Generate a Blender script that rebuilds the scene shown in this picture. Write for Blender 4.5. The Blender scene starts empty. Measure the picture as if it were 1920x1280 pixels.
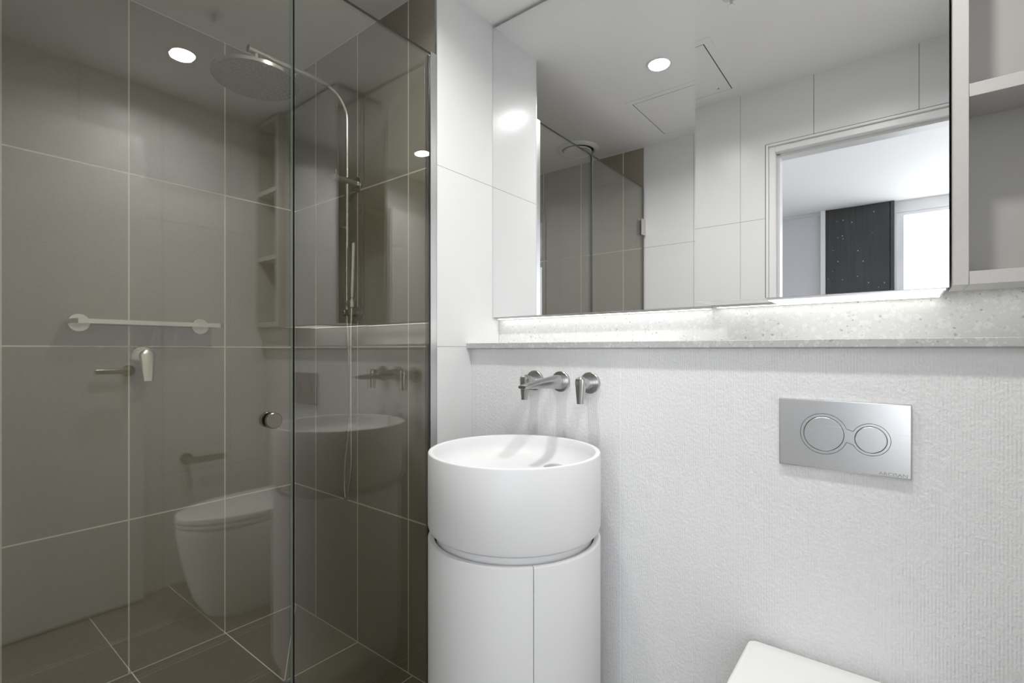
import bpy, bmesh, math, random
from mathutils import Vector, Matrix
random.seed(7)
C = bpy.context.scene.collection
PI = math.pi
H = 1.102                                  # camera height above the floor; z values below are measured from it

# ------------------------------------------------------------------ camera
cd = bpy.data.cameras.new('camera'); cam = bpy.data.objects.new('camera', cd); C.objects.link(cam)
cam.location = (0, 0, H)
cam.rotation_euler = (PI/2, 0, math.radians(38.157))
cd.sensor_width = 36; cd.lens = 928.57/1920*36; cd.shift_y = 16.06/1920; cd.clip_start = 0.02
bpy.context.scene.camera = cam

# ------------------------------------------------------------------ light and exposure
sc = bpy.context.scene
w = bpy.data.worlds.new('world'); sc.world = w; w.use_nodes = True
w.node_tree.nodes['Background'].inputs[0].default_value = (.75, .85, 1, 1)
w.node_tree.nodes['Background'].inputs[1].default_value = .3
sc.view_settings.view_transform = 'Standard'; sc.view_settings.look = 'None'
sc.view_settings.gamma = 1; sc.view_settings.use_curve_mapping = False
sc.view_settings.exposure = 0.12
WINDOW_E = 4.6
LAMP_W = 5.6
LED_E = 5.2

# ------------------------------------------------------------------ materials
def mat(name, col, rough=.5, metal=0, **kw):
    m = bpy.data.materials.new(name); m.use_nodes = True
    b = m.node_tree.nodes['Principled BSDF']
    b.inputs['Base Color'].default_value = (*col, 1)
    b.inputs['Roughness'].default_value = rough
    b.inputs['Metallic'].default_value = metal
    for k, v in kw.items(): b.inputs[k].default_value = v
    return m
def nd(m, t, **kw):
    n = m.node_tree.nodes.new(t)
    for k, v in kw.items(): setattr(n, k, v)
    return n
def lk(m, a, b): m.node_tree.links.new(a, b)
def emis(name, col, s):
    m = bpy.data.materials.new(name); m.use_nodes = True; nt = m.node_tree; nt.nodes.clear()
    e = nt.nodes.new('ShaderNodeEmission'); o = nt.nodes.new('ShaderNodeOutputMaterial')
    e.inputs[0].default_value = (*col, 1); e.inputs[1].default_value = s
    nt.links.new(e.outputs[0], o.inputs[0]); return m
def noisy(m, scale, lo, hi, bump=0, bscale=None, dist=.001):
    """procedural mottling of the base colour and an optional fine bump"""
    b = m.node_tree.nodes['Principled BSDF']
    tc = nd(m, 'ShaderNodeTexCoord'); n = nd(m, 'ShaderNodeTexNoise'); n.inputs['Scale'].default_value = scale
    n.inputs['Detail'].default_value = 4
    lk(m, tc.outputs['Object'], n.inputs['Vector'])
    r = nd(m, 'ShaderNodeValToRGB'); r.color_ramp.elements[0].position = .35; r.color_ramp.elements[1].position = .65
    r.color_ramp.elements[0].color = (*lo, 1); r.color_ramp.elements[1].color = (*hi, 1)
    lk(m, n.outputs['Fac'], r.inputs[0]); lk(m, r.outputs[0], b.inputs['Base Color'])
    if bump:
        n2 = nd(m, 'ShaderNodeTexNoise'); n2.inputs['Scale'].default_value = bscale or scale*2
        lk(m, tc.outputs['Object'], n2.inputs['Vector'])
        bp = nd(m, 'ShaderNodeBump'); bp.inputs['Strength'].default_value = bump; bp.inputs['Distance'].default_value = dist
        lk(m, n2.outputs['Fac'], bp.inputs['Height']); lk(m, bp.outputs[0], b.inputs['Normal'])
    return m
dark_tile = noisy(mat('brown_tile', (.26,.235,.20), .5), 260, (.285,.255,.205), (.33,.298,.245), .12, 900, .0004)
floor_tile = noisy(mat('brown_floor_tile', (.1,.09,.075), .45), 200, (.20,.176,.14), (.245,.218,.177), .12, 700, .0004)
grout = mat('white_grout', (.88,.87,.81), .7)
white_tile = mat('white_tile', (.79,.79,.795), .25, **{'Specular IOR Level': .12})
joint_m = mat('feature_tile_joint', (.82,.82,.82), .6)
white_grout = mat('grey_grout', (.34,.34,.335), .7)
ceil_m = mat('ceiling_paint', (.90,.90,.90), .7)
paint = mat('wall_paint', (.88,.88,.885), .7)
trim_m = mat('white_trim', (.80,.80,.80), .35)
gap_m = mat('dark_gap', (.03,.03,.03), .6)
steel = mat('steel', (.66,.64,.61), .2, 1)
steel_dark = mat('steel_darker', (.35,.34,.32), .3, 1)  # darker steel for caps, brackets, the door lever and the roll holder
alu = mat('satin_aluminium', (.72,.72,.73), .3, 1)
chrome = mat('chrome', (.8,.8,.8), .08, 1)
knob_m = mat('brown_steel', (.26,.235,.20), .22, 1)  # dark brownish metal for the shower door knobs
solid = mat('solid_surface', (.82,.82,.83), .45)
solid_in = solid
ceramic = mat('ceramic', (.86,.86,.86), .08)
seat_m = mat('toilet_seat', (.84,.84,.83), .16)
cab_m = noisy(mat('cabinet_laminate', (.56,.555,.53), .45), 300, (.50,.495,.475), (.52,.515,.495))
cab_w = mat('cabinet_white', (.72,.72,.71), .4)
mirror_m = mat('mirror_silver', (.90,.905,.905), .0, 1)
door_m = mat('white_door', (.78,.78,.78), .4)
rubber = mat('black_rubber', (.04,.04,.04), .6)
carpet = noisy(mat('carpet', (.4,.38,.36), .9), 80, (.36,.34,.32), (.45,.43,.4))
lamp_e = emis('lamp_diffuser', (1, .97, .92), 30)
led_e = emis('led_diffuser', (1, .985, .95), LED_E)
led_soft = emis('led_panel', (1, .99, .96), 1.5)
window_e = emis('daylight_pane', (.91, .955, 1), WINDOW_E)

# brushed metal for the flush plate
brushed = mat('brushed_steel', (.66,.66,.66), .24, 1)
tc = nd(brushed,'ShaderNodeTexCoord'); mp = nd(brushed,'ShaderNodeMapping'); mp.inputs['Scale'].default_value = (6, 6, 900)
nn = nd(brushed,'ShaderNodeTexNoise'); nn.inputs['Scale'].default_value = 1; nn.inputs['Detail'].default_value = 3
lk(brushed, tc.outputs['Object'], mp.inputs[0]); lk(brushed, mp.outputs[0], nn.inputs['Vector'])
mr = nd(brushed,'ShaderNodeMapRange'); mr.inputs['To Min'].default_value = .22; mr.inputs['To Max'].default_value = .29
lk(brushed, nn.outputs['Fac'], mr.inputs[0]); lk(brushed, mr.outputs[0], brushed.node_tree.nodes['Principled BSDF'].inputs['Roughness'])
bp = nd(brushed,'ShaderNodeBump'); bp.inputs['Strength'].default_value = .02; bp.inputs['Distance'].default_value = .0001
lk(brushed, nn.outputs['Fac'], bp.inputs['Height']); lk(brushed, bp.outputs[0], brushed.node_tree.nodes['Principled BSDF'].inputs['Normal'])

# ribbed feature tile: fine vertical ribs broken by irregular relief
ribbed = mat('ribbed_tile', (.78,.78,.785), .4)
tc = nd(ribbed,'ShaderNodeTexCoord'); sx = nd(ribbed,'ShaderNodeSeparateXYZ'); lk(ribbed, tc.outputs['Object'], sx.inputs[0])
mu = nd(ribbed,'ShaderNodeMath', operation='MULTIPLY'); mu.inputs[1].default_value = 2*PI/.0056; lk(ribbed, sx.outputs['X'], mu.inputs[0])
si = nd(ribbed,'ShaderNodeMath', operation='SINE'); lk(ribbed, mu.outputs[0], si.inputs[0])
mp = nd(ribbed,'ShaderNodeMapping'); mp.inputs['Scale'].default_value = (1,1,.85); lk(ribbed, tc.outputs['Object'], mp.inputs[0])
n1 = nd(ribbed,'ShaderNodeTexNoise'); n1.inputs['Scale'].default_value = 170; n1.inputs['Detail'].default_value = 2; lk(ribbed, mp.outputs[0], n1.inputs['Vector'])
n2 = nd(ribbed,'ShaderNodeTexNoise'); n2.inputs['Scale'].default_value = 60; n2.inputs['Detail'].default_value = 3; lk(ribbed, mp.outputs[0], n2.inputs['Vector'])
mm = nd(ribbed,'ShaderNodeMapRange'); mm.inputs['From Min'].default_value=.35; mm.inputs['From Max'].default_value=.65; mm.inputs['To Min'].default_value=.1; mm.inputs['To Max'].default_value=.5
lk(ribbed, n2.outputs['Fac'], mm.inputs[0])
m3 = nd(ribbed,'ShaderNodeMath', operation='MULTIPLY'); lk(ribbed, si.outputs[0], m3.inputs[0]); lk(ribbed, mm.outputs[0], m3.inputs[1])
m4 = nd(ribbed,'ShaderNodeMath', operation='MULTIPLY_ADD'); lk(ribbed, n1.outputs['Fac'], m4.inputs[0]); m4.inputs[1].default_value = 2.2; lk(ribbed, m3.outputs[0], m4.inputs[2])
bp = nd(ribbed,'ShaderNodeBump'); bp.inputs['Strength'].default_value = .68; bp.inputs['Distance'].default_value = .0011
lk(ribbed, m4.outputs[0], bp.inputs['Height']); lk(ribbed, bp.outputs[0], ribbed.node_tree.nodes['Principled BSDF'].inputs['Normal'])

# terrazzo
def terrazzo(name, base, light, dark, shade=1.0):
    m = mat(name, base, .6)
    b = m.node_tree.nodes['Principled BSDF']
    tc = nd(m,'ShaderNodeTexCoord')
    nz = nd(m,'ShaderNodeTexNoise'); nz.inputs['Scale'].default_value = 55; lk(m, tc.outputs['Object'], nz.inputs['Vector'])
    vm = nd(m,'ShaderNodeVectorMath', operation='MULTIPLY_ADD'); lk(m, nz.outputs['Color'], vm.inputs[0]); vm.inputs[1].default_value=(.012,.012,.012); lk(m, tc.outputs['Object'], vm.inputs[2])
    prev = None
    cur = (*base, 1)
    def layer(scale, rad, pick_lo, pick_hi, col, prev):
        v = nd(m,'ShaderNodeTexVoronoi'); v.inputs['Scale'].default_value = scale; lk(m, vm.outputs[0], v.inputs['Vector'])
        lt = nd(m,'ShaderNodeMath', operation='LESS_THAN'); lk(m, v.outputs['Distance'], lt.inputs[0]); lt.inputs[1].default_value = rad
        sp = nd(m,'ShaderNodeSeparateColor'); lk(m, v.outputs['Color'], sp.inputs[0])
        g = nd(m,'ShaderNodeMath', operation='GREATER_THAN'); lk(m, sp.outputs[0], g.inputs[0]); g.inputs[1].default_value = pick_lo
        l = nd(m,'ShaderNodeMath', operation='LESS_THAN'); lk(m, sp.outputs[0], l.inputs[0]); l.inputs[1].default_value = pick_hi
        a = nd(m,'ShaderNodeMath', operation='MULTIPLY'); lk(m, lt.outputs[0], a.inputs[0]); lk(m, g.outputs[0], a.inputs[1])
        a2 = nd(m,'ShaderNodeMath', operation='MULTIPLY'); lk(m, a.outputs[0], a2.inputs[0]); lk(m, l.outputs[0], a2.inputs[1])
        mx = nd(m,'ShaderNodeMix', data_type='RGBA'); lk(m, a2.outputs[0], mx.inputs[0])
        if prev is None: mx.inputs[6].default_value = cur
        else: lk(m, prev, mx.inputs[6])
        mx.inputs[7].default_value = (*col, 1)
        return mx.outputs[2]
    p = layer(70, .45, .0, .45, light, None)
    p = layer(150, .42, .0, .3, light, p)
    p = layer(120, .38, .80, .93, tuple(c*.88 for c in base), p)
    p = layer(240, .40, .0, .25, tuple(c*.93 for c in base), p)
    p = layer(48, .16, .6, .78, dark, p)
    p = layer(95, .22, .90, 1.0, dark, p)
    lk(m, p, b.inputs['Base Color']); return m
terr = terrazzo('terrazzo', (.76,.76,.75), (.83,.83,.82), (.50,.48,.45))
terr_edge = terrazzo('terrazzo_shaded_edge', (.47,.47,.46), (.56,.56,.55), (.36,.345,.33))  # darker copy of the terrazzo: the ledge front's shade put into its colour

# tinted shower glass: transparent sheet with a Schlick reflection on each face
def glass_mat(name, tint):
    m = bpy.data.materials.new(name); m.use_nodes = True; nt = m.node_tree; nt.nodes.clear()
    o = nt.nodes.new('ShaderNodeOutputMaterial'); mx = nt.nodes.new('ShaderNodeMixShader')
    t = nt.nodes.new('ShaderNodeBsdfTransparent'); t.inputs[0].default_value = (*tint, 1)
    g = nt.nodes.new('ShaderNodeBsdfGlossy'); g.inputs['Roughness'].default_value = 0; g.inputs[0].default_value = (1,1,1,1)
    geo = nt.nodes.new('ShaderNodeNewGeometry')
    dp = nt.nodes.new('ShaderNodeVectorMath'); dp.operation = 'DOT_PRODUCT'
    nt.links.new(geo.outputs['Incoming'], dp.inputs[0]); nt.links.new(geo.outputs['Normal'], dp.inputs[1])
    ab = nt.nodes.new('ShaderNodeMath'); ab.operation = 'ABSOLUTE'; nt.links.new(dp.outputs['Value'], ab.inputs[0])
    s1 = nt.nodes.new('ShaderNodeMath'); s1.operation = 'SUBTRACT'; s1.inputs[0].default_value = 1; nt.links.new(ab.outputs[0], s1.inputs[1])
    pw = nt.nodes.new('ShaderNodeMath'); pw.operation = 'POWER'; pw.inputs[1].default_value = 5; nt.links.new(s1.outputs[0], pw.inputs[0])
    ma = nt.nodes.new('ShaderNodeMath'); ma.operation = 'MULTIPLY_ADD'; ma.inputs[1].default_value = .895; ma.inputs[2].default_value = .105
    nt.links.new(pw.outputs[0], ma.inputs[0]); nt.links.new(ma.outputs[0], mx.inputs[0])
    nt.links.new(t.outputs[0], mx.inputs[1]); nt.links.new(g.outputs[0], mx.inputs[2]); nt.links.new(mx.outputs[0], o.inputs[0])
    return m
glass = glass_mat('shower_glass', (.93,.932,.88))
glass_edge = mat('glass_edge', (.003,.008,.006), .35, **{'Specular IOR Level': .2})
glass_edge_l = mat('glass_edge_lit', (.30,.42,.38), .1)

# dark wardrobe front with scratches and dust specks
dusty = mat('dark_veneer', (.03,.03,.031), .28)
tc = nd(dusty,'ShaderNodeTexCoord'); v = nd(dusty,'ShaderNodeTexVoronoi'); v.inputs['Scale'].default_value = 26; lk(dusty, tc.outputs['Object'], v.inputs['Vector'])
lt0 = nd(dusty,'ShaderNodeMath', operation='LESS_THAN'); lt0.inputs[1].default_value = .12; lk(dusty, v.outputs['Distance'], lt0.inputs[0])
sc_ = nd(dusty,'ShaderNodeSeparateColor'); lk(dusty, v.outputs['Color'], sc_.inputs[0])
gt_ = nd(dusty,'ShaderNodeMath', operation='GREATER_THAN'); gt_.inputs[1].default_value = .62; lk(dusty, sc_.outputs[0], gt_.inputs[0])
lt = nd(dusty,'ShaderNodeMath', operation='MULTIPLY'); lk(dusty, lt0.outputs[0], lt.inputs[0]); lk(dusty, gt_.outputs[0], lt.inputs[1])
mp = nd(dusty,'ShaderNodeMapping'); mp.inputs['Scale'].default_value=(60,60,3); lk(dusty, tc.outputs['Object'], mp.inputs[0])
nz = nd(dusty,'ShaderNodeTexNoise'); nz.inputs['Scale'].default_value = 1; lk(dusty, mp.outputs[0], nz.inputs['Vector'])
rp = nd(dusty,'ShaderNodeValToRGB'); rp.color_ramp.elements[0].color=(.02,.02,.021,1); rp.color_ramp.elements[1].color=(.055,.055,.055,1); lk(dusty, nz.outputs['Fac'], rp.inputs[0])
mx = nd(dusty,'ShaderNodeMix', data_type='RGBA'); lk(dusty, lt.outputs[0], mx.inputs[0]); lk(dusty, rp.outputs[0], mx.inputs[6]); mx.inputs[7].default_value=(.5,.5,.5,1)
lk(dusty, mx.outputs[2], dusty.node_tree.nodes['Principled BSDF'].inputs['Base Color'])

# ------------------------------------------------------------------ mesh helpers
class MB:
    def __init__(s): s.bm = bmesh.new(); s.mats = []
    def mi(s, m):
        if m not in s.mats: s.mats.append(m)
        return s.mats.index(m)
    def _take(s, verts, m, smooth=False):
        fs = set(f for v in verts for f in v.link_faces)
        for f in fs: f.material_index = s.mi(m); f.smooth = smooth
    def box(s, x0, x1, y0, y1, z0, z1, m, bevel=0, seg=2, faces=None):
        """faces: {'+x': material, ...} overrides"""
        if x1 < x0: x0, x1 = x1, x0
        if y1 < y0: y0, y1 = y1, y0
        if z1 < z0: z0, z1 = z1, z0
        r = bmesh.ops.create_cube(s.bm, size=1, matrix=Matrix.Translation(((x0+x1)/2,(y0+y1)/2,(z0+z1)/2)) @ Matrix.Diagonal((x1-x0,y1-y0,z1-z0,1)))
        vs = r['verts']; s._take(vs, m)
        if faces:
            for f in set(f for v in vs for f in v.link_faces):
                n = f.normal
                for k, mm in faces.items():
                    a = {'x':0,'y':1,'z':2}[k[1]]; sg = 1 if k[0]=='+' else -1
                    if n[a]*sg > .9: f.material_index = s.mi(mm)
        if bevel:
            es = list(set(e for v in vs for e in v.link_edges))
            r2 = bmesh.ops.bevel(s.bm, geom=es, offset=bevel, segments=seg, profile=.5, affect='EDGES')
            for f in r2['faces']: f.smooth = True; f.material_index = s.mi(m)
        return s
    def lathe(s, prof, center, axis, m, n=48, smooth=True, closed=False):
        """prof: list of (radius, height along axis). axis: 'x','y','z' or a Vector"""
        ax = {'x':Vector((1,0,0)),'y':Vector((0,1,0)),'z':Vector((0,0,1))}.get(axis, axis) if isinstance(axis,str) else axis.normalized()
        q = Vector((0,0,1)).rotation_difference(ax)
        c = Vector(center); rings = []
        for r, h in prof:
            if r <= 1e-7: rings.append([s.bm.verts.new(c + q @ Vector((0,0,h)))])
            else: rings.append([s.bm.verts.new(c + q @ Vector((r*math.cos(2*PI*k/n), r*math.sin(2*PI*k/n), h))) for k in range(n)])
        pairs = list(zip(rings, rings[1:])) + ([(rings[-1], rings[0])] if closed else [])
        for a, b in pairs:
            for k in range(n):
                k2 = (k+1) % n
                if len(a)==1 and len(b)==1: break
                if len(a)==1: f = s.bm.faces.new((a[0], b[k2], b[k]))
                elif len(b)==1: f = s.bm.faces.new((a[k], a[k2], b[0]))
                else: f = s.bm.faces.new((a[k], a[k2], b[k2], b[k]))
                f.material_index = s.mi(m); f.smooth = smooth
        return s
    def tube(s, pts, rad, m, n=16, cap=True):
        pts = [Vector(p) for p in pts]; rr = rad if isinstance(rad, (list,tuple)) else [rad]*len(pts)
        rings = []; up = None
        for i, p in enumerate(pts):
            t = (pts[min(i+1,len(pts)-1)] - pts[max(i-1,0)]).normalized()
            if up is None: up = Vector((0,0,1)) if abs(t.z) < .9 else Vector((1,0,0))
            a = t.cross(up).normalized(); b = a.cross(t).normalized(); up = b
            rings.append([s.bm.verts.new(p + rr[i]*(math.cos(2*PI*k/n)*a + math.sin(2*PI*k/n)*b)) for k in range(n)])
        for a, b in zip(rings, rings[1:]):
            for k in range(n):
                f = s.bm.faces.new((a[k], a[(k+1)%n], b[(k+1)%n], b[k])); f.smooth = True; f.material_index = s.mi(m)
        if cap:
            for r in (rings[0], rings[-1]):
                f = s.bm.faces.new(r); f.material_index = s.mi(m)
        return s
    def loft(s, rings, m, smooth=True, caps=(True, True)):
        """rings: equal-length closed lists of points"""
        R = [[s.bm.verts.new(p) for p in r] for r in rings]; n = len(R[0])
        for a, b in zip(R, R[1:]):
            for k in range(n):
                f = s.bm.faces.new((a[k], a[(k+1)%n], b[(k+1)%n], b[k])); f.smooth = smooth; f.material_index = s.mi(m)
        if caps[0]: f = s.bm.faces.new(R[0]); f.material_index = s.mi(m)
        if caps[1]: f = s.bm.faces.new(R[-1]); f.material_index = s.mi(m)
        return s
    def build(s, name, parent=None, **props):
        bmesh.ops.recalc_face_normals(s.bm, faces=s.bm.faces)
        for e in s.bm.edges:
            if len(e.link_faces) == 2 and e.calc_face_angle(0) > .5: e.smooth = False
        me = bpy.data.meshes.new(name); s.bm.to_mesh(me); s.bm.free()
        for m in s.mats: me.materials.append(m)
        o = bpy.data.objects.new(name, me); C.objects.link(o)
        if parent is not None:
            o.parent = parent; o.matrix_parent_inverse = parent.matrix_world.inverted()
        for k, v in props.items(): o[k] = v
        return o
def thing(name, label, cat, loc, group=None):
    o = bpy.data.objects.new(name, None); C.objects.link(o); o.location = loc
    o.matrix_world = Matrix.Translation(loc)
    o.empty_display_size = .05
    o['label'] = label; o['category'] = cat
    if group: o['group'] = group
    return o
def copy_tree(o, parent=None):
    c = o.copy(); C.objects.link(c)
    if parent is not None: c.parent = parent
    for ch in list(o.children):
        d = copy_tree(ch, c)
    return c
S = dict(kind='structure')

# ------------------------------------------------------------------ key positions (x, y in metres; z from camera height, + H)
XL = -2.064; YR = 1.109; XG = -1.1814; YT = 1.273; YS = 1.436; YO = .007; XR = .31
ZC = 1.193 + H
YML = 1.388; YMR = 1.250; ZB = .1194 + H; ZTOP = 1.181 + H
XGL = -1.190; ZGT = .952 + H
Z1 = .600 + H; Z0 = .0118 + H; Z2 = -.577 + H
ys_left = [.823, .519, .214]
xs_dark = [-1.903, -1.612, -1.3205]

G = .0046   # dark tile joint
g = .0014
def hstrip_x(mb, x, side, y0, y1, z, m, wdt=G):      # joint on a wall of constant x
    mb.box(x, x+side*.0003, y0, y1, z-wdt/2, z+wdt/2, m)
def vstrip_x(mb, x, side, y, z0, z1, m, wdt=G):
    mb.box(x, x+side*.0004, y-wdt/2, y+wdt/2, z0, z1, m)
def hstrip_y(mb, y, side, x0, x1, z, m, wdt=G):
    mb.box(x0, x1, y, y+side*.0003, z-wdt/2, z+wdt/2, m)
def vstrip_y(mb, y, side, x, z0, z1, m, wdt=G):
    mb.box(x-wdt/2, x+wdt/2, y, y+side*.0004, z0, z1, m)

# left shower wall
b = MB(); b.box(XL-.1, XL, YO-.1, YR+.1, 0, ZC+.05, dark_tile)
for z in (Z1, Z0, Z2): hstrip_x(b, XL, 1, YO, YR, z, grout)
for y in ys_left: vstrip_x(b, XL, 1, y, 0, ZC, grout)
hstrip_x(b, XL, 1, YO, YR, ZC-.0015, trim_m, .003); hstrip_x(b, XL, 1, YO, YR, .002, grout, .004)
b.build('wall_left', **S)
# shower end wall block: dark tile on the shower face, white tile on the return
b = MB(); b.box(XL, XG, YR, YS+.02, 0, ZC+.05, dark_tile, faces={'+x': white_tile})
for z in (Z1, Z0, Z2): hstrip_y(b, YR, -1, XL, XG-.006, z, grout)
for x in xs_dark: vstrip_y(b, YR, -1, x, 0, ZC, grout, .0042)
hstrip_y(b, YR, -1, XL, XG, ZC-.0015, trim_m, .003); hstrip_y(b, YR, -1, XL, XG, .002, grout, .004)
for z in (Z1, Z0, Z2): hstrip_x(b, XG, 1, YR, YS, z, white_grout, g)
hstrip_x(b, XG, 1, YR, YS, ZC-.0015, trim_m, .003)
b.box(XG-.007, XG+.0006, YR-.0012, YR+.002, 0, ZC, alu)          # metal corner trim
b.build('wall_back_left', **S)
# basin wall: ribbed lower part, plain wall behind the cabinets
b = MB(); b.box(XG, XR, YT, YS+.02, 0, H+.0034, ribbed)
for x in (-.616,-.3168,-.0185,.28): vstrip_y(b, YT, -1, x, 0, H+.0034, joint_m, .0016)
b.box(XG, XR, YS+.0, YS+.12, 0, ZC+.05, paint)
b.build('wall_back', **S)
# right wall
b = MB(); b.box(XR, XR+.1, YO-.12, YS+.1, 0, ZC+.05, white_tile)
for z in (Z1, Z0, Z2): hstrip_x(b, XR, -1, YO, YS, z, white_grout, .0018)
for y in (.21,.506,.803,1.095): vstrip_x(b, XR, -1, y, 0, ZC, white_grout, .0018)
b.build('wall_right', **S)
# front wall (the one the camera's doorway is in)
XD0 = -.488; ZD = .936 + H; TW = .12
b = MB()
b.box(XL-.1, XGL-.0, YO-TW, YO, 0, ZC+.05, dark_tile)
b.box(XGL, XD0, YO-TW, YO, 0, ZC+.05, white_tile)
b.box(XD0, XR, YO-TW, YO, ZD, ZC+.05, white_tile)
for z in (Z1, Z0, Z2): hstrip_y(b, YO, 1, XL, XGL, z, grout)
for x in xs_dark: vstrip_y(b, YO, 1, x, 0, ZC, grout, .0042)
for z in (Z1, Z0, Z2): hstrip_y(b, YO, 1, XGL, XD0, z, white_grout, .0018)
vstrip_y(b, YO, 1, -.594, 0, ZC, white_grout, .0018); vstrip_y(b, YO, 1, -.90, 0, ZC, white_grout, .0018)
vstrip_y(b, YO, 1, -.297, ZD, ZC, white_grout, .0028); vstrip_y(b, YO, 1, .055, ZD, ZC, white_grout, .0028)
hstrip_y(b, YO, 1, XL, XR, ZC-.0015, trim_m, .003)
b.build('wall_front', **S)
# door frame lining
b = MB()
b.box(XD0+.003, XD0+.013, YO-TW-.004, YO+.006, 0, ZD-.003, trim_m, .0015)
b.box(XD0+.013, XD0+.040, YO-TW-.004, YO-.006, 0, ZD-.013, trim_m, .0015)
b.box(XD0+.040, XD0+.052, YO-TW+.01, YO-.045, 0, ZD-.043, trim_m, .001)
b.box(XD0+.0132, XR-.0325, YO-TW-.004, YO+.006, ZD-.013, ZD-.003, trim_m, .0015)
b.box(XD0+.0402, XR-.0325, YO-TW-.004, YO-.006, ZD-.040, ZD-.0132, trim_m, .0015)
b.box(XD0+.0522, XR-.035, YO-TW+.01, YO-.045, ZD-.052, ZD-.040, trim_m, .001)
b.box(XR-.032, XR-.002, YO-TW-.004, YO+.004, 0, ZD-.043, trim_m, .002)
b.box(XD0, XD0+.003, YO-.02, YO+.001, 0, ZD, gap_m); b.box(XD0, XR, YO-.02, YO+.001, ZD-.003, ZD, gap_m)
b.build('trim_1', **S)
# floor
b = MB(); b.box(XL-.1, XR+.1, YO-TW, YS+.1, -.05, 0, floor_tile)
for y in (.828,.528,.228): b.box(XL, XR, y-.0017, y+.0017, 0, .0003, grout)
for x in (-1.612,-1.30,-.98,-.67,-.36,-.05): b.box(x-.0017, x+.0017, YO, YR if x < XG else YT, 0, .0004, grout)
def diag(p, q, wd=.0016):
    p = Vector((*p,0)); q = Vector((*q,0)); d = (q-p).normalized(); n = Vector((-d.y,d.x,0))*wd
    vs = [b.bm.verts.new(v+Vector((0,0,.0005))) for v in (p-n,q-n,q+n,p+n)]; f = b.bm.faces.new(vs); f.material_index = b.mi(grout)
DR = (-1.557,.793)
diag((XL,YR), DR); diag((-1.20,YR), DR); diag((XL,.45), DR)
b.build('floor', **S)
# ceiling
b = MB(); b.box(XL, XR, YO, YS, ZC, ZC+.05, ceil_m)
b.build('ceiling', **S)

# ------------------------------------------------------------------ room beyond the doorway (seen in the mirrors)
BY = -3.08; BZ = 1.32 + H; BX0, BX1 = -1.75, 3.0
MB().box(BX0-.1, BX1+.1, BY-.1, YO-TW, -.05, -.001, carpet).build('floor_bedroom', **S)
MB().box(BX0-.1, BX1+.1, BY-.1, YO-TW, BZ, BZ+.05, ceil_m).build('ceiling_bedroom', **S)
MB().box(BX0-.1, BX0, BY, YO-TW, 0, BZ, paint).build('wall_bedroom_left', **S)
MB().box(BX1, BX1+.1, BY, YO-TW, 0, BZ, paint).build('wall_bedroom_right', **S)
b = MB(); WX0, WX1, WZ0, WZ1 = -.03, 2.4, .25, 1.225+H
b.box(BX0, WX0, BY-.1, BY, 0, BZ, paint); b.box(WX1, BX1, BY-.1, BY, 0, BZ, paint)
b.box(WX0, WX1, BY-.1, BY, WZ1, BZ, paint); b.box(WX0, WX1, BY-.1, BY, 0, WZ0, paint)
b.build('wall_bedroom_back', **S)
b = MB(); b.box(XR+.1, BX1, YO-TW-.1, YO-TW, 0, BZ, paint); b.box(BX0, XD0, YO-TW-.006, YO-TW, 0, BZ, paint); b.box(XD0, XR+.1, YO-TW-.006, YO-TW, ZD, BZ, paint)
b.box(XR, XR+.1, YO-TW-.006, YO-TW, 0, ZD, paint)
b.build('wall_bedroom_front', **S)
win = MB()
for x in (WX0, WX1-.05): win.box(x, x+.05, BY-.06, BY-.02, WZ0, WZ1, alu)
win.box(WX0+.05, WX1-.05, BY-.06, BY-.02, WZ0, WZ0+.05, alu); win.box(WX0+.05, WX1-.05, BY-.06, BY-.02, WZ1-.03, WZ1, alu)
win.box(1.19, 1.23, BY-.06, BY-.02, WZ0+.05, WZ1-.03, alu)
wo = win.build('window_1', **S)
MB().box(WX0+.05, WX1-.05, BY-.045, BY-.04, WZ0+.05, WZ1-.03, window_e).build('window_pane', wo)

# wardrobe with a dark front beyond the doorway
t = thing('wardrobe', 'tall dark dusty wardrobe front mirrored beyond the bathroom doorway', 'wardrobe', (-.3, BY+.05, 0))
MB().box(-.56, -.078, BY+.001, BY+.06, .0, BZ-.003, dusty, .002).build('wardrobe_door', t)
MB().box(-.074, -.046, BY+.001, BY+.07, .0, BZ-.003, mat('dark_edge', (.05,.05,.05), .35), .002).build('edge_panel', t)
o = MB().box(-.60, -.562, BY+.001, BY+.09, 0, BZ-.002, trim_m, .002).build('trim_2', **S)
MB().box(-1.74, -.603, BY+.001, BY+.02, 0, BZ-.03, mat('grey_paint', (.66,.67,.69), .6)).build('trim_3', **S)

# ------------------------------------------------------------------ terrazzo ledge and splashback
b = MB()
z0, z1 = H+.0034, H+.0235
prof = [(1.262,z0),(1.249,z0+.0035),(1.249,z1-.0012),(1.2502,z1),(YS-.0002,z1),(YS-.0002,z0)]
rings = [[Vector((x,y,z)) for y,z in prof] for x in (XG+.0006, XR-.001)]
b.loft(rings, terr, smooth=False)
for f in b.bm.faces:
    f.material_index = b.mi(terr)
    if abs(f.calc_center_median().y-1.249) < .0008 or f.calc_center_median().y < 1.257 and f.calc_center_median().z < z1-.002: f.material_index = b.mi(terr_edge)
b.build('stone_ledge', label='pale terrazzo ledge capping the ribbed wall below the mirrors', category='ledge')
b = MB(); b.box(XG+.001, XR-.001, YS-.012, YS-.0005, z1+.0003, ZB+.16, terr)
b.build('splashback', label='speckled white terrazzo splashback strip lit under the mirror cabinets', category='splashback')

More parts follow.
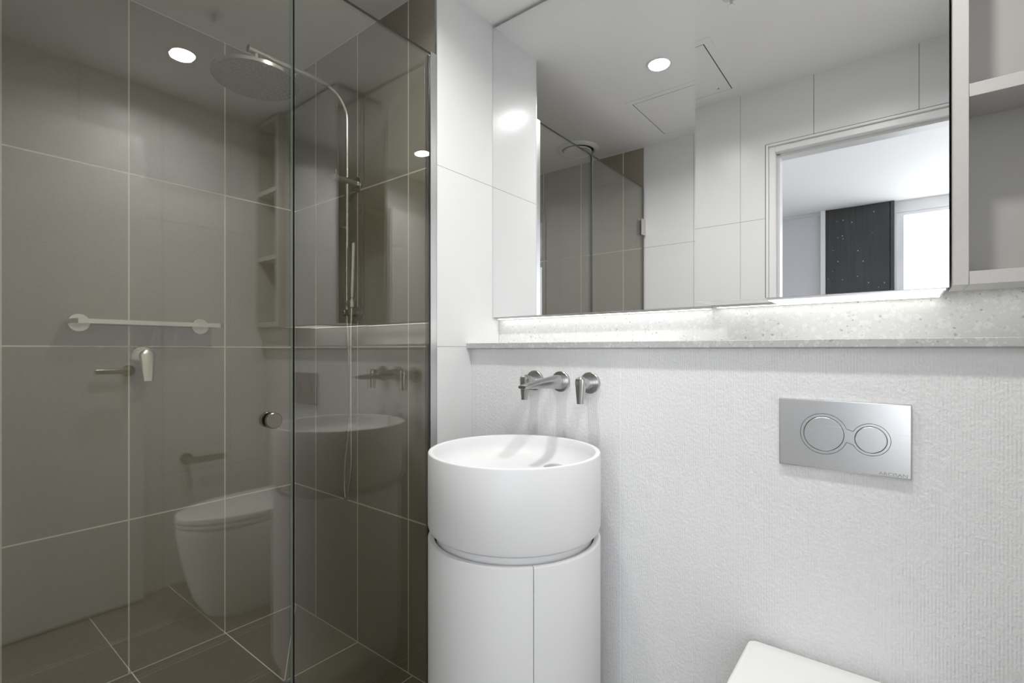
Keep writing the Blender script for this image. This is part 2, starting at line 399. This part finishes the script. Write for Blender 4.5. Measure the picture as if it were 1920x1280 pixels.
# ------------------------------------------------------------------ mirror cabinets
XC = -.4025; XC2 = .0716
t = thing('mirror_cabinet', 'wide recessed mirror cabinet above the round basin, left of the projecting one', 'mirror cabinet', (-.79, YML, ZB))
MB().box(XG+.001, XC-.001, YML+.0065, YS-.0125, ZB+.001, ZTOP, cab_w).build('cabinet_body', t)
b = MB(); b.box(XG+.0008, XC-.001, YML, YML+.006, ZB, ZTOP, mat('mirror_edge', (.30,.31,.30), .2, .6), faces={'-y': mirror_m}); b.build('mirror', t)
t = thing('mirror_cabinet', 'narrower mirror cabinet projecting forward, between recessed mirror and open shelves', 'mirror cabinet', (-.16, YMR, ZB))
MB().box(XC+.001, XC2-.002, YMR+.0065, YML-.003, ZB+.001, ZTOP, cab_w, faces={'-x': mirror_m}).build('cabinet_body', t)
b = MB(); b.box(XC, XC2, YMR, YMR+.006, ZB, ZTOP, mat('mirror_edge_bright', (.75,.76,.76), .15, .2), faces={'-y': mirror_m}); b.build('mirror', t)
# led strips under the cabinets
def led(x0, x1, y0, y1, z, label, em=None):
    t = thing('led_strip', label, 'light', ((x0+x1)/2, (y0+y1)/2, z), 'light strips hidden below the cabinets')
    MB().box(x0, x1, y0, y1, z, z+.005, alu).build('channel', t)
    MB().box(x0+.004, x1-.004, y0+.002, y1-.002, z-.001, z, em or led_e).build('diffuser', t)
led(XG+.01, XC-.005, YML+.012, YML+.026, ZB-.006, 'light strip glowing under the recessed mirror above the basin')
led(-.245, XC2-.004, YMR+.009, YML-.012, ZB-.0045, 'flat light panel glowing under the projecting mirror cabinet', led_soft)
led(XC+.005, XC2-.002, YML+.012, YML+.026, ZB-.004, 'light strip glowing behind the projecting mirror cabinet')
led(.08, .295, 1.362, 1.378, ZB+.006, 'light strip glowing behind the bottom of the open shelf unit')

# open shelf unit
YF = 1.224; YB = 1.339; X0, X1 = .0755, XR-.004
t = thing('shelf_unit', 'open grey laminate shelf unit at the right end of the mirrors', 'shelves', ((X0+X1)/2, YF, ZB))
MB().box(X0, .0972, YF, YB, ZB, ZTOP, cab_m, .0006).build('side_panel', t)
MB().box(X1-.022, X1, YF, YB, ZB, ZTOP, cab_m, .0006).build('side_panel', t)
MB().box(.0976, X1-.0224, YF+.0003, YB, ZB+.0, ZB+.024, cab_m, .0006).build('bottom_panel', t)
MB().box(.0976, X1-.0224, YF+.0003, YB, ZTOP-.022, ZTOP, cab_m, .0006).build('top_panel', t)
MB().box(X0, X1, YB+.0003, YB+.012, ZB, ZTOP, mat('cabinet_back', (.46,.455,.435), .5)).build('back_panel', t)
for z in (.4615, .803): MB().box(.0976, X1-.0224, YF+.0006, YB-.0003, z+H, z+.0235+H, cab_m, .0006).build('shelf', t)

# ------------------------------------------------------------------ ceiling fittings
def downlight(x, y, label):
    t = thing('downlight', label, 'ceiling light', (x, y, ZC), 'recessed ceiling downlights')
    MB().lathe([(.043,-.0005),(.043,-.003),(.051,-.0035),(.053,-.0005)], (x,y,ZC), 'z', trim_m, 48, closed=True).build('lamp_ring', t)
    MB().lathe([(0,-.0012),(.0428,-.0012)], (x,y,ZC), 'z', lamp_e, 48).build('diffuser', t)
    ld = bpy.data.lights.new('downlight_lamp', 'AREA'); ld.shape = 'DISK'; ld.size = .08; ld.energy = LAMP_W; ld.color = (1,.985,.965); ld.spread = math.radians(154)
    lo = bpy.data.objects.new('downlight_lamp', ld); C.objects.link(lo); lo.location = (x,y,ZC-.006); lo.parent = t; lo.matrix_parent_inverse = t.matrix_world.inverted()
_lw = LAMP_W; _zc = ZC
LAMP_W = 8; ZC = BZ; downlight(-.30, -.95, 'unseen downlight added in the bedroom ceiling to even its light'); LAMP_W = _lw; ZC = _zc  # lamp added out of view to even the light on the bedroom ceiling
downlight(-.794, .772, 'recessed downlight above the basin, mirrored in the recessed mirror')
downlight(-.097, .750, 'recessed downlight above the toilet, mirrored in the shower glass')
t = thing('sprinkler', 'small fire sprinkler head on the ceiling between the downlights', 'sprinkler', (-.45,.73,ZC))
MB().lathe([(0,-.006),(.022,-.005),(.030,-.001),(.030,0)], (-.45,.73,ZC), 'z', trim_m).build('cover', t)
MB().lathe([(0,-.034),(.011,-.034),(.011,-.032),(.003,-.030),(.005,-.02),(.006,-.006)], (-.45,.73,ZC), 'z', steel).build('nozzle', t)
t = thing('access_panel', 'square white access hatch in the ceiling near the doorway', 'access panel', (-.815,.315,ZC))
px0,px1,py0,py1 = -1.057,-.574,.076,.553
b = MB()
for a in ((px0,px1,py0,py0+.03),(px0,px1,py1-.03,py1),(px0,px0+.03,py0+.03,py1-.03),(px1-.03,px1,py0+.03,py1-.03)): b.box(*a, ZC-.003, ZC, ceil_m, .001)
b.build('hatch_frame', t)
MB().box(px0+.03, px1-.03, py0+.03, py1-.03, ZC-.0008, ZC-.0003, gap_m).build('shadow_gap', t)
MB().box(px0+.034, px1-.034, py0+.034, py1-.034, ZC-.0028, ZC-.0009, ceil_m).build('hatch_door', t)
MB().lathe([(0,-.0045),(.004,-.0045),(.004,-.0028)], (px1-.08, py0+.07, ZC), 'z', steel_dark, 16).build('lock', t)
t = thing('exhaust_vent', 'round white ceiling exhaust vent inside the shower, seen in the mirror', 'vent', (-1.513,.219,ZC))
MB().lathe([(.094,-.004),(.100,-.014),(.112,-.012),(.124,-.003),(.126,0),(.094,0)], (-1.513,.219,ZC), 'z', trim_m, 64, closed=True).build('vent_ring', t)
MB().lathe([(0,-.018),(.078,-.018),(.083,-.014),(.080,-.010),(0,-.010)], (-1.513,.219,ZC), 'z', trim_m, 64).build('vent_disc', t)
MB().lathe([(0,-.001),(.094,-.001)], (-1.513,.219,ZC), 'z', gap_m, 48).build('duct_opening', t)
MB().lathe([(.02,-.0012),(.02,-.010)], (-1.513,.219,ZC), 'z', gap_m, 16).build('spindle', t)

# ------------------------------------------------------------------ shower screen
t = thing('shower_screen', 'fixed tinted glass panel fastened to the shower end wall', 'glass panel', (XGL,.88,0))
b = MB(); b.box(XGL-.005, XGL+.005, .6335, YR-.004, .006, ZGT, glass, faces={'-y':glass_edge,'+y':glass_edge,'+z':glass_edge,'-z':glass_edge}); b.build('glass_pane', t)
b = MB()
b.box(XG-.021, XG-.0155, YR-.026, YR-.0014, .0, ZGT+.002, alu, .0008)
b.box(XG-.0018, XG+.0006, YR-.026, YR-.0014, .0, ZGT+.002, alu, .0006)
b.box(XG-.0155, XG-.0018, YR-.004, YR-.0014, .0, ZGT+.002, alu)
b.build('wall_channel', t)
MB().box(XGL-.008, XGL+.008, .635, YR-.027, .0005, .006, alu).build('floor_channel', t)
t = thing('shower_door', 'tinted glass shower door with round knob hinged beside the front wall', 'shower door', (XGL,.33,0))
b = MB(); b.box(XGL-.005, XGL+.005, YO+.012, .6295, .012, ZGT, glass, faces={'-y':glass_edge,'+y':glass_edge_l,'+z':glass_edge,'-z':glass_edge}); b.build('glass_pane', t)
hinge_src = None
for z in (.715+H, -.80+H):
    b = MB()
    b.box(XGL+.0055, XGL+.012, YO+.004, YO+.058, z-.047, z+.047, steel, .001)
    b.box(XGL-.012, XGL-.0055, YO+.004, YO+.058, z-.047, z+.047, steel, .001)
    b.box(XGL-.0055, XGL+.0055, YO+.0005, YO+.0105, z-.035, z+.035, steel)
    b.lathe([(.006,-.047),(.006,.047)], (XGL, YO+.016, z), 'z', steel, 16)
    b.build('hinge', t)
kz = -.168+H; ky = .577
for s_ in (1,-1):
    MB().lathe([(0,.0195),(.0175,.0195),(.0190,.018),(.0190,.009),(.018,.0080),(.009,.0075),(.009,.0052)], (XGL,ky,kz), Vector((s_,0,0)), knob_m, 40).build('door_knob', t)

# ------------------------------------------------------------------ rain shower on the end wall
sx_ = -1.607; py_ = 1.060
t = thing('shower_column', 'brushed steel shower rail with curved arm on the brown end wall', 'shower', (sx_, YR, .17+H))
path = [(sx_, py_, .125+H), (sx_, py_, .4+H), (sx_, py_, .845+H)]
for k in range(1, 11):
    a = k/10*PI/2; path.append((sx_, py_-.1*(1-math.cos(a)), .845+.1*math.sin(a)+H))
path.append((sx_, .708, .945+H))
rl = [.0092]*len(path)
MB().tube(path, rl, steel, 24).build('riser_pipe', t)
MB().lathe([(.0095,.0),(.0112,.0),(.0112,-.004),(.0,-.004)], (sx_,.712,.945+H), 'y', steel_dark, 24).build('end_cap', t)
b = MB(); zb_ = .6226+H
b.lathe([(0,0),(.0265,0),(.027,-.002),(.027,-.006),(.0255,-.0075),(.0145,-.008),(.0145,-.106),(.0138,-.1072),(0,-.1072)], (sx_,YR,zb_), 'y', steel, 32); b.build('wall_bracket', t)
MB().tube([(sx_,1.016,zb_+.014),(sx_,1.016,zb_+.034)], .0016, chrome, 8).build('bracket_pin', t)
b = MB(); zl = .137+H
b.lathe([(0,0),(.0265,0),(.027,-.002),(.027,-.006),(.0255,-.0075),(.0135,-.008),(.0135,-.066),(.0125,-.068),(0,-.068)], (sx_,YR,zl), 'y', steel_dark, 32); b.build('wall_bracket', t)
hx, hy = -1.566, 1.052
b = MB()                                                                    # hand shower holder
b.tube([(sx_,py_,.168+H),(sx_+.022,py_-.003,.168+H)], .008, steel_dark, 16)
b.lathe([(.0105,-.012),(.0165,-.012),(.0165,.012),(.0105,.012)], (hx,hy,.168+H), Vector((.03,-.04,1)), steel, 24, closed=True)
b.build('hand_shower_holder', t)
# rain head
spun = mat('spun_steel', (.27,.255,.23), .26, 1); spun.node_tree.nodes['Principled BSDF'].inputs['Anisotropic'].default_value = .85
tg = nd(spun,'ShaderNodeTangent', direction_type='RADIAL', axis='Z'); lk(spun, tg.outputs[0], spun.node_tree.nodes['Principled BSDF'].inputs['Tangent'])
cx, cy, cz = sx_, .733, .850+H
hd = thing('rain_shower_head', 'round brushed steel rain shower head hanging from the curved arm', 'shower head', (cx,cy,cz))
hdm = MB(); hdm.lathe([(0,.0165),(.02,.0165),(.1235,.0135),(.1255,.012),(.1255,.002),(.1235,.0004)], (cx,cy,cz), 'z', steel, 96); hdm.lathe([(.1235,.0004),(0,.0)], (cx,cy,cz), 'z', spun, 96); hdm.build('head_plate', hd)
MB().lathe([(.0,.016),(.014,.016),(.0125,.020),(.0095,.024),(.0095,.0865)], (cx,cy,cz), 'z', steel, 24).build('neck', hd)
b = MB()
for rr in range(2, 8):
    R = .0158*rr; n = 5*rr
    for k in range(n):
        a = 2*PI*k/n + rr*.3
        bmesh.ops.create_uvsphere(b.bm, u_segments=6, v_segments=4, radius=.0011, matrix=Matrix.Translation((cx+R*math.cos(a), cy+R*math.sin(a), cz)))
b.mi(mat('nozzle_rubber', (.62,.61,.58), .5)); b.build('nozzles', hd, kind='stuff')
# hand shower
hs = thing('hand_shower', 'slim brushed steel hand shower resting in its holder on the rail', 'hand shower', (hx,hy,.15+H))
p0 = Vector((hx,hy,.155+H)); p1 = Vector((hx+.020,hy-.006,.385+H)); ax = (p1-p0).normalized()
L_ = (p1-p0).length
MB().lathe([(0,0),(.0085,0),(.0085,.034),(.0118,.036),(.0130,.06),(.0135,L_-.002),(.012,L_),(0,L_)], p0, ax, steel, 28).build('handle', hs)
b = MB(); q = Vector((0,0,1)).rotation_difference(ax)
fd = Vector((.80,-.60,0))
for k in range(10):
    c = p0 + ax*(L_-.012-k*.0056) + fd*.011
    b.tube([c - fd.cross(ax)*.008 , c + fd.cross(ax)*.008], .0016, chrome, 8)
c0 = p0 + ax*(L_-.036) + fd*.0085
b.build('spray_ribs', hs)
b = MB(); s1 = fd.cross(ax)*.0075
b.loft([[c0-ax*.033-s1-fd*.003, c0-ax*.033+s1-fd*.003, c0-ax*.033+s1+fd*.0025, c0-ax*.033-s1+fd*.0025],
        [c0+ax*.033-s1-fd*.003, c0+ax*.033+s1-fd*.003, c0+ax*.033+s1+fd*.0025, c0+ax*.033-s1+fd*.0025]], rubber, smooth=False)
b.build('spray_face', hs)
# hose: Catmull-Rom through hanging points
def crom(P, n=12):
    P = [Vector(p) for p in P]; P = [P[0]*2-P[1]] + P + [P[-1]*2-P[-2]]; out = []
    for i in range(1, len(P)-2):
        for k in range(n):
            u = k/n; a,b_,c,d = P[i-1:i+3]
            out.append(.5*((2*b_)+(c-a)*u+(2*a-5*b_+4*c-d)*u*u+(3*b_-a-3*c+d)*u**3))
    out.append(P[-2]); return out
hose = [(hx,hy,.152+H),(hx-.002,hy-.002,.06+H),(hx-.005,hy,-.06+H),(hx-.008,hy+.002,-.2+H),(hx-.008,hy+.004,-.33+H),(hx-.012,hy+.006,-.42+H),(hx-.026,hy+.006,-.495+H),
        (-1.6035,hy+.008,-.540+H),(-1.612,hy+.008,-.549+H),(-1.619,hy+.008,-.538+H),(-1.622,hy+.008,-.49+H),(-1.616,hy+.008,-.40+H),(-1.600,hy+.009,-.31+H),(-1.590,hy+.009,-.22+H),(-1.592,hy+.009,-.1+H),(sx_+.006,py_+.003,.02+H),(sx_,py_,.126+H)]
MB().tube(crom(hose), .0062, steel, 14).build('hose', label='steel shower hose looping down from the hand shower', category='hose')

# ------------------------------------------------------------------ shower shelf and mixer on the left wall
t = thing('shower_shelf', 'brushed steel slotted shower shelf on two round mounts, left wall', 'shelf', (XL,.56,.087+H))
ya, yb, xa, xb = .352, .774, XL+.004, -1.938
za, zb2 = .0815+H, .0955+H
def rrect(x0,x1,y0,y1,r,z,n=6):
    out = []
    for (cx_,cy_,a0) in ((x1-r,y1-r,0),(x0+.001,y1-.001,1),(x0+.001,y0+.001,2),(x1-r,y0+r,3)):
        if a0 in (1,2): out.append(Vector((cx_,cy_,z))); continue
        st = 0 if a0==0 else -PI/2
        for k in range(n+1):
            a = st + k/n*PI/2; out.append(Vector((cx_+r*math.cos(a), cy_+r*math.sin(a), z)))
    return out
b = MB()
R0 = rrect(xa,xb,ya,yb,.016,za); R1 = rrect(xa,xb,ya,yb,.016,zb2)
Ri0 = rrect(xa,xb-.0035,ya+.0035,yb-.0035,.013,za); Ri1 = rrect(xa,xb-.0035,ya+.0035,yb-.0035,.013,zb2)
b.loft([R0,R1,Ri1,Ri0,R0], steel, smooth=False, caps=(False,False))
bmesh.ops.remove_doubles(b.bm, verts=b.bm.verts, dist=1e-6)
b.build('rim_band', t)
b = MB()   # slotted plate: strips with slots between
slots = [.40,.465,.53,.595,.66,.725]
yy = ya+.0035
for s0 in slots+[None]:
    y1_ = (s0-.004) if s0 else yb-.0035
    b.box(xa, xb-.004, yy, y1_, za+.003, za+.0055, steel)
    if s0: yy = s0+.004
for s0 in slots:
    b.box(xa, xa+.018, s0-.0042, s0+.0042, za+.003, za+.0055, steel); b.box(xb-.022, xb-.004, s0-.0042, s0+.0042, za+.003, za+.0055, steel)
b.build('slotted_plate', t)
for y in (.3865,.733):
    MB().lathe([(0,.0135),(.0275,.0135),(.029,.012),(.029,0),(0,0)], (XL,y,.0875+H), 'x', steel, 40).build('wall_mount', t)
t = thing('shower_mixer', 'brushed steel lever mixer on the brown wall below the shelf', 'mixer', (XL,.5565,-.022+H))
mc = (XL,.5565,-.022+H)
MB().lathe([(0,.009),(.033,.009),(.035,.0075),(.035,0),(0,0)], mc, 'x', steel, 48).build('wall_plate', t)
MB().lathe([(.0215,.009),(.0215,.046),(.020,.048),(0,.048)], mc, 'x', steel, 40).build('mixer_body', t)
def lever(base, out, wtop, wbot, length, thick, lat, mt, nm, par, r0=.0, lean=0.):
    """lever hanging down: out = outward unit vector, lat = sideways unit vector"""
    base = Vector(base); out = Vector(out); lat = Vector(lat); up = Vector((0,0,1)); b = MB(); rings = []
    for k in range(13):
        u = k/12; z = wtop*.5*(1) - u*(length+wtop*.5)
        if u < .16: w_ = wtop*math.sqrt(max(.05,1-((.16-u)/.17)**2))
        else: w_ = wtop + (wbot-wtop)*((u-.16)/.84)
        tk = thick*(1-.45*u); c = base + up*z + out*(lean*u)
        if u < .1: tk *= .55 + 4.5*u
        ring = []
        for j in range(16):
            a = 2*PI*j/16; ca, sa = math.cos(a), math.sin(a)
            e = lambda v: math.copysign(abs(v)**.6, v)
            ring.append(c + lat*(w_/2*e(ca)) + out*(tk/2*e(sa)))
        rings.append(ring)
    b.loft(rings, mt); return b.build(nm, par)
lever((XL+.053,.5565,-.022+H), (1,0,0), .046, .029, .082, .017, (0,1,0), steel, 'lever', t, lean=.012)

# ------------------------------------------------------------------ floor waste
t = thing('floor_waste', 'round steel floor waste ring set in the brown shower floor', 'drain', (*DR,0))
MB().lathe([(.056,.0006),(.056,.003),(.066,.003),(.066,.0006)], (*DR,0), 'z', chrome, 56, closed=True).build('ring', t)
MB().lathe([(.049,.0007),(.056,.0007)], (*DR,0), 'z', gap_m, 56).build('slot', t)
MB().lathe([(0,.0025),(.049,.0025),(.049,.0005)], (*DR,0), 'z', floor_tile, 56).build('tile_insert', t)

# ------------------------------------------------------------------ basin on its pedestal
bx, by, br = -.794, 1.0197, .2223
ztop = -.2575+H
t = thing('pedestal_basin', 'round white basin on a tall cylindrical pedestal cabinet', 'basin', (bx,by,0))
zt = 0
prof = [(0,-.198+ztop),(.185,-.1985+ztop),(.204,-.1985+ztop),(.213,-.1965+ztop),(.2195,-.191+ztop),(br,-.182+ztop),(br,-.004+ztop),(br-.0015,-.001+ztop),(br-.004,ztop),(br-.009,ztop),(br-.0125,-.0015+ztop),(br-.0145,-.006+ztop),
        (br-.0165,-.022+ztop),(br-.022,-.037+ztop),(br-.034,-.050+ztop),(br-.052,-.059+ztop),(br-.078,-.0645+ztop),(br-.11,-.068+ztop),(.06,-.071+ztop),(.0,-.072+ztop)]
b = MB(); b.lathe(prof, (bx,by,0), 'z', solid, 128); b.build('bowl', t)
# domed waste cover standing a little proud of the bowl floor
MB().lathe([(0,.017),(.022,.0165),(.0285,.0145),(.029,.0125),(.024,.011),(.013,.0105),(.013,0)], (bx+.060,by+.098,ztop-.0695), 'z', steel, 48).build('waste_cover', t)
# recessed neck and the curved door shell
MB().lathe([(.201,-.1984+ztop),(.201,-.245+ztop)], (bx,by,0), 'z', solid, 96).build('neck', t)
zs1 = -.4725+H; zs0 = .052; rs = br-.0005
def shell(a0, a1, nm):
    b = MB(); n = max(8, int((a1-a0)/(2*PI)*128)); pr = [(rs,zs0+.045)]
    for k in range(1, 6): aa=k/6*PI/2; pr.append((rs-.016*(1-math.cos(aa))-.0, zs0+.045-.045*math.sin(aa)))
    pr += [(rs-.0175,zs0),(rs-.016,zs0+.01),(rs-.016,zs1-.002),(rs-.0145,zs1),(rs-.0025,zs1),(rs-.0005,zs1-.001),(rs,zs1-.0035)]
    rings = []
    for k in range(n+1):
        a = a0+(a1-a0)*k/n
        rings.append([Vector((bx+r*math.cos(a), by+r*math.sin(a), z)) for r,z in pr])
    b.loft(rings, solid); o = b.build(nm, t)
    for p in o.data.polygons: p.use_smooth = len(p.vertices) == 4
    return o
# seam seen at image x=1000: find its angle on the cylinder
def seam(px):
    u = (px-960)/928.57; yaw = math.radians(38.157)
    d = Vector((-math.sin(yaw)+u*math.cos(yaw), math.cos(yaw)+u*math.sin(yaw))).normalized(); c = Vector((bx,by))
    tt = d.dot(c); perp = (c-d*tt).length; hit = d*(tt-math.sqrt(rs*rs-perp*perp)); v = hit-c; return math.atan2(v.y, v.x)
sa = seam(1000.5); ga = .0030/rs/2
shell(sa+ga*.55, sa+math.radians(150), 'cabinet_shell')
shell(sa-math.radians(168), sa-ga*.55, 'cabinet_door')
MB().lathe([(.198,.0004),(.198,.30),(.0,.30)], (bx,by,0), 'z', solid, 96).build('plinth', t)

# ------------------------------------------------------------------ basin taps on the ribbed wall
steel_t = mat('tap_steel', (.52,.515,.51), .24, 1)
zt_ = -.095+H
def tap_body(nm, label, x, grp='basin tap handles on the ribbed wall'):
    t = thing(nm, label, 'tap', (x, YT, zt_), grp)
    MB().lathe([(0,0),(.0308,0),(.031,-.0015),(.031,-.009),(.030,-.010),(.0165,-.0105),(0,-.0105)], (x,YT,zt_), 'y', steel_t, 48).build('wall_plate', t)
    MB().lathe([(.0165,-.0104),(.0165,-.0195),(.0158,-.0200),(.0158,-.0208),(.0165,-.0213),(.0165,-.056),(.015,-.0585),(0,-.0585)], (x,YT,zt_), 'y', steel_t, 40).build('tap_body', t)
    lever((x, YT-.056, zt_+.0035), (0,-1,0), .032, .0185, .060, .027, (1,0,0), steel_t, 'lever', t, lean=.004)
    return t
tap_body('tap_handle', 'steel lever tap handle left of the basin spout', -.905)
tap_body('tap_handle', 'steel lever tap handle right of the basin spout', -.709)
t = thing('basin_spout', 'flat tapering steel wall spout reaching over the basin', 'spout', (-.809,YT,zt_))
MB().lathe([(0,0),(.0308,0),(.031,-.0015),(.031,-.009),(.030,-.010),(.0195,-.0105),(.0195,-.014),(0,-.014)], (-.809,YT,zt_), 'y', steel_t, 48).build('wall_plate', t)
b = MB(); rings = []
for k in range(25):
    u = k/24; y = YT-.010-u*.190
    w_ = .0175 + (.0145-.0175)*min(1,u*2); hh = .0175*(1-u)**1.1 + .0055
    zc = zt_ - .002*u - .006*max(0,u-.3)
    if u > .93: s_ = math.sqrt(max(0.02,1-((u-.93)/.075)**2)); w_ *= .75+.25*s_; hh *= .55+.45*s_
    ring = []
    for j in range(28):
        a = 2*PI*j/28; ca, sa_ = math.cos(a), math.sin(a); ex = 1 - .45*min(1,u*1.6)
        e = lambda v: math.copysign(abs(v)**ex, v)
        ring.append(Vector((-.809 + w_*e(ca), y, zc + hh*e(sa_))))
    rings.append(ring)
b.loft(rings, steel_t); b.build('spout', t)
MB().lathe([(0,0),(.010,0),(.010,.004)], (-.809,YT-.170,zt_-.0135), 'z', gap_m, 24).build('aerator', t)

# ------------------------------------------------------------------ flush plate
t = thing('flush_plate', 'brushed steel dual flush plate with two round buttons', 'flush plate', (-.1,YT,-.184+H))
fx0,fx1,fz0,fz1 = -.2187,.0172,-.2585+H,-.1088+H; yf = YT-.0105
MB().box(fx0,fx1,yf,YT-.0004,fz0,fz1,brushed,.0022,3).build('plate', t)
# groove outline round both buttons
c1 = (-.1325, -.1815+H, .0365); c2 = (-.0492, -.1855+H, .0268)
def arc_groove(b, pts, wd, y, m):
    n = len(pts)
    for i in range(n-1):
        p, q_ = Vector(pts[i]), Vector(pts[i+1]); d = (q_-p); 
        if d.length < 1e-7: continue
        d.normalize(); nn_ = Vector((-d.y,d.x))*wd/2
        vs = [b.bm.verts.new((v.x,y,v.y)) for v in (p-nn_,q_-nn_,q_+nn_,p+nn_)]
        f = b.bm.faces.new(vs); f.material_index = b.mi(m)
R1_, R2_ = c1[2]+.0072, c2[2]+.0062
b = MB()
hh = .0140
a1 = math.asin(hh/R1_); a2 = math.asin((hh+.0)/R2_)
o1 = [(c1[0]+R1_*math.cos(a), c1[1]+R1_*math.sin(a)) for a in [a1+(2*PI-2*a1)*k/96 for k in range(97)]]
o2 = [(c2[0]+R2_*math.cos(a), c2[1]+R2_*math.sin(a)) for a in [PI+a2+(2*PI-2*a2)*k/96 for k in range(97)]]
pts = o1 + o2; pts.append(o1[0])
arc_groove(b, pts, .0009, yf-.0002, gap_m)
b.build('outline_groove', t)
for c in (c1,c2):
    b = MB(); b.lathe([(c[2],0),(c[2]+.0012,0)], (c[0],yf-.0003,c[1]), 'y', gap_m, 96); b.build('button_gap', t)
    MB().lathe([(c[2]-.0002,.0),(c[2]-.0003,-.0022),(c[2]-.0012,-.0028),(0,-.0028)], (c[0],yf,c[1]), 'y', brushed, 96).build('flush_button', t)
cu = bpy.data.curves.new('lettering','FONT'); cu.body = 'ARCISAN'; cu.size = .0092; cu.extrude = .0001; cu.align_x = 'RIGHT'
to = bpy.data.objects.new('lettering', cu); C.objects.link(to); to.location = (fx1-.006, yf-.0003, fz0+.0035); to.rotation_euler = (PI/2,0,0); to.scale = (1.25,1,1)
bpy.context.view_layer.update()
me = bpy.data.meshes.new_from_object(to); mw = to.matrix_world.copy(); me.transform(mw); bpy.data.objects.remove(to)
me.materials.clear(); me.materials.append(mat('etched_grey', (.33,.33,.33), .6, .3)); lo = bpy.data.objects.new('lettering', me); C.objects.link(lo); lo.parent = t; lo.matrix_parent_inverse = t.matrix_world.inverted()

# ------------------------------------------------------------------ toilet
tx = -.100; tyb = YT-.001; zr = -.668+H
t = thing('toilet', 'white back to wall toilet with closed seat below the flush plate', 'toilet', (tx,tyb,0))
def toutline(z, hw, depth, back=0., taper=1., nf=28, flare=True, inset=0.):
    """closed outline: back edge, sides, elliptical front; depth from wall"""
    yb_ = tyb-back; pts = []
    prof_ = [(0.0, hw-.016),(.0015,hw-.010),(.0055,hw-.0045),(.010,hw-.0015),(.017,hw),(.06,hw),(.10,hw),(.14,hw),(.2,hw),(.25,hw)]
    ell = depth-.25
    left = [(tx-w_, yb_-s) for s,w_ in prof_]
    for k in range(1, nf): a = k/nf*PI/2; left.append((tx-hw*math.cos(a), yb_-.25-ell*math.sin(a)))
    tip = [(tx, yb_-depth)]
    right = [(2*tx-x, y) for x,y in reversed(left)]
    return [Vector((x,y,z)) for x,y in left+tip+right]
def shrink(pts, s, cy):   # move outline inward about its centre
    return [Vector((tx+(p.x-tx)*s, cy+(p.y-cy)*s, p.z)) for p in pts]
b = MB(); rings = []
D_ = .545
for u in [0,.04,.1,.2,.35,.5,.65,.8,.9,.96,1]:
    z = zr-.048 - u*(zr-.048)
    dep = D_*(1-.0) - .088*(u**1.5) - .02*max(0,u-.8)/.2
    hw = .1765 - .060*(u**1.6)
    if u == 0: dep -= .004; hw -= .002
    rings.append(toutline(z, hw, dep))
b.loft(rings, ceramic); b.build('bowl', t)
b = MB(); o_ = toutline(zr-.046,.176,D_-.032,.03); b.loft([shrink(o_,.985,.98),[p+Vector((0,0,.003)) for p in o_],[p+Vector((0,0,.015)) for p in o_],[p+Vector((0,0,.018)) for p in shrink(o_,.985,.98)]], seat_m); b.build('seat', t)
b = MB(); o_ = toutline(zr-.026,.178,D_-.022,.022)
cyl = .98
b.loft([shrink(o_,.982,cyl),[p+Vector((0,0,.002)) for p in o_],[p+Vector((0,0,.018)) for p in o_],[p+Vector((0,0,.0225)) for p in shrink(o_,.992,cyl)],[p+Vector((0,0,.025)) for p in shrink(o_,.97,cyl)],[p+Vector((0,0,.0262)) for p in shrink(o_,.86,cyl)],[p+Vector((0,0,.0262)) for p in shrink(o_,.4,cyl)]], seat_m)
b.build('lid', t)
MB().box(tx-.12, tx+.12, tyb-.022, tyb-.004, zr-.047, zr-.018, seat_m, .003).build('hinge_cover', t)

# ------------------------------------------------------------------ bathroom door leaf open against the right wall
t = thing('door', 'white bathroom door standing open along the right wall, seen in shower glass', 'door', (.26,.03,0))
MB().box(.243,.278,.030,.715,.008,.930+H,door_m,.001).build('door_leaf', t)
zh = -.088+H
b = MB()
MB().lathe([(0,-.010),(.024,-.010),(.0255,-.008),(.0255,0),(0,0)], (.243,.655,zh), 'x', steel, 32).build('rose', t)
MB().tube([(.236,.655,zh),(.200,.655,zh),(.194,.650,zh),(.192,.640,zh),(.192,.535,zh)], [.010,.010,.011,.0125,.0115], steel_dark, 14).build('lever', t)
for z in (.25, 1.05, 1.85): MB().tube([(.2605,.021,z-.05),(.2605,.021,z+.05)], .006, steel, 12).build('hinge', t)
# toilet roll holder
t = thing('toilet_roll_holder', 'steel toilet roll holder on the right wall, reflected in shower glass', 'toilet roll holder', (XR,.90,-.517+H))
zr_ = -.517+H
MB().lathe([(0,-.010),(.025,-.010),(.026,-.008),(.026,0),(0,0)], (XR,.900,zr_), 'x', steel_dark, 32).build('rose', t)
b = MB(); b.box(XR-.072, XR-.010, .888,.912, zr_-.010, zr_+.010, steel_dark, .002); b.build('arm', t)
b = MB(); b.box(XR-.084, XR-.072, .866,1.045, zr_-.015, zr_+.015, steel_dark, .002); b.build('bar', t)
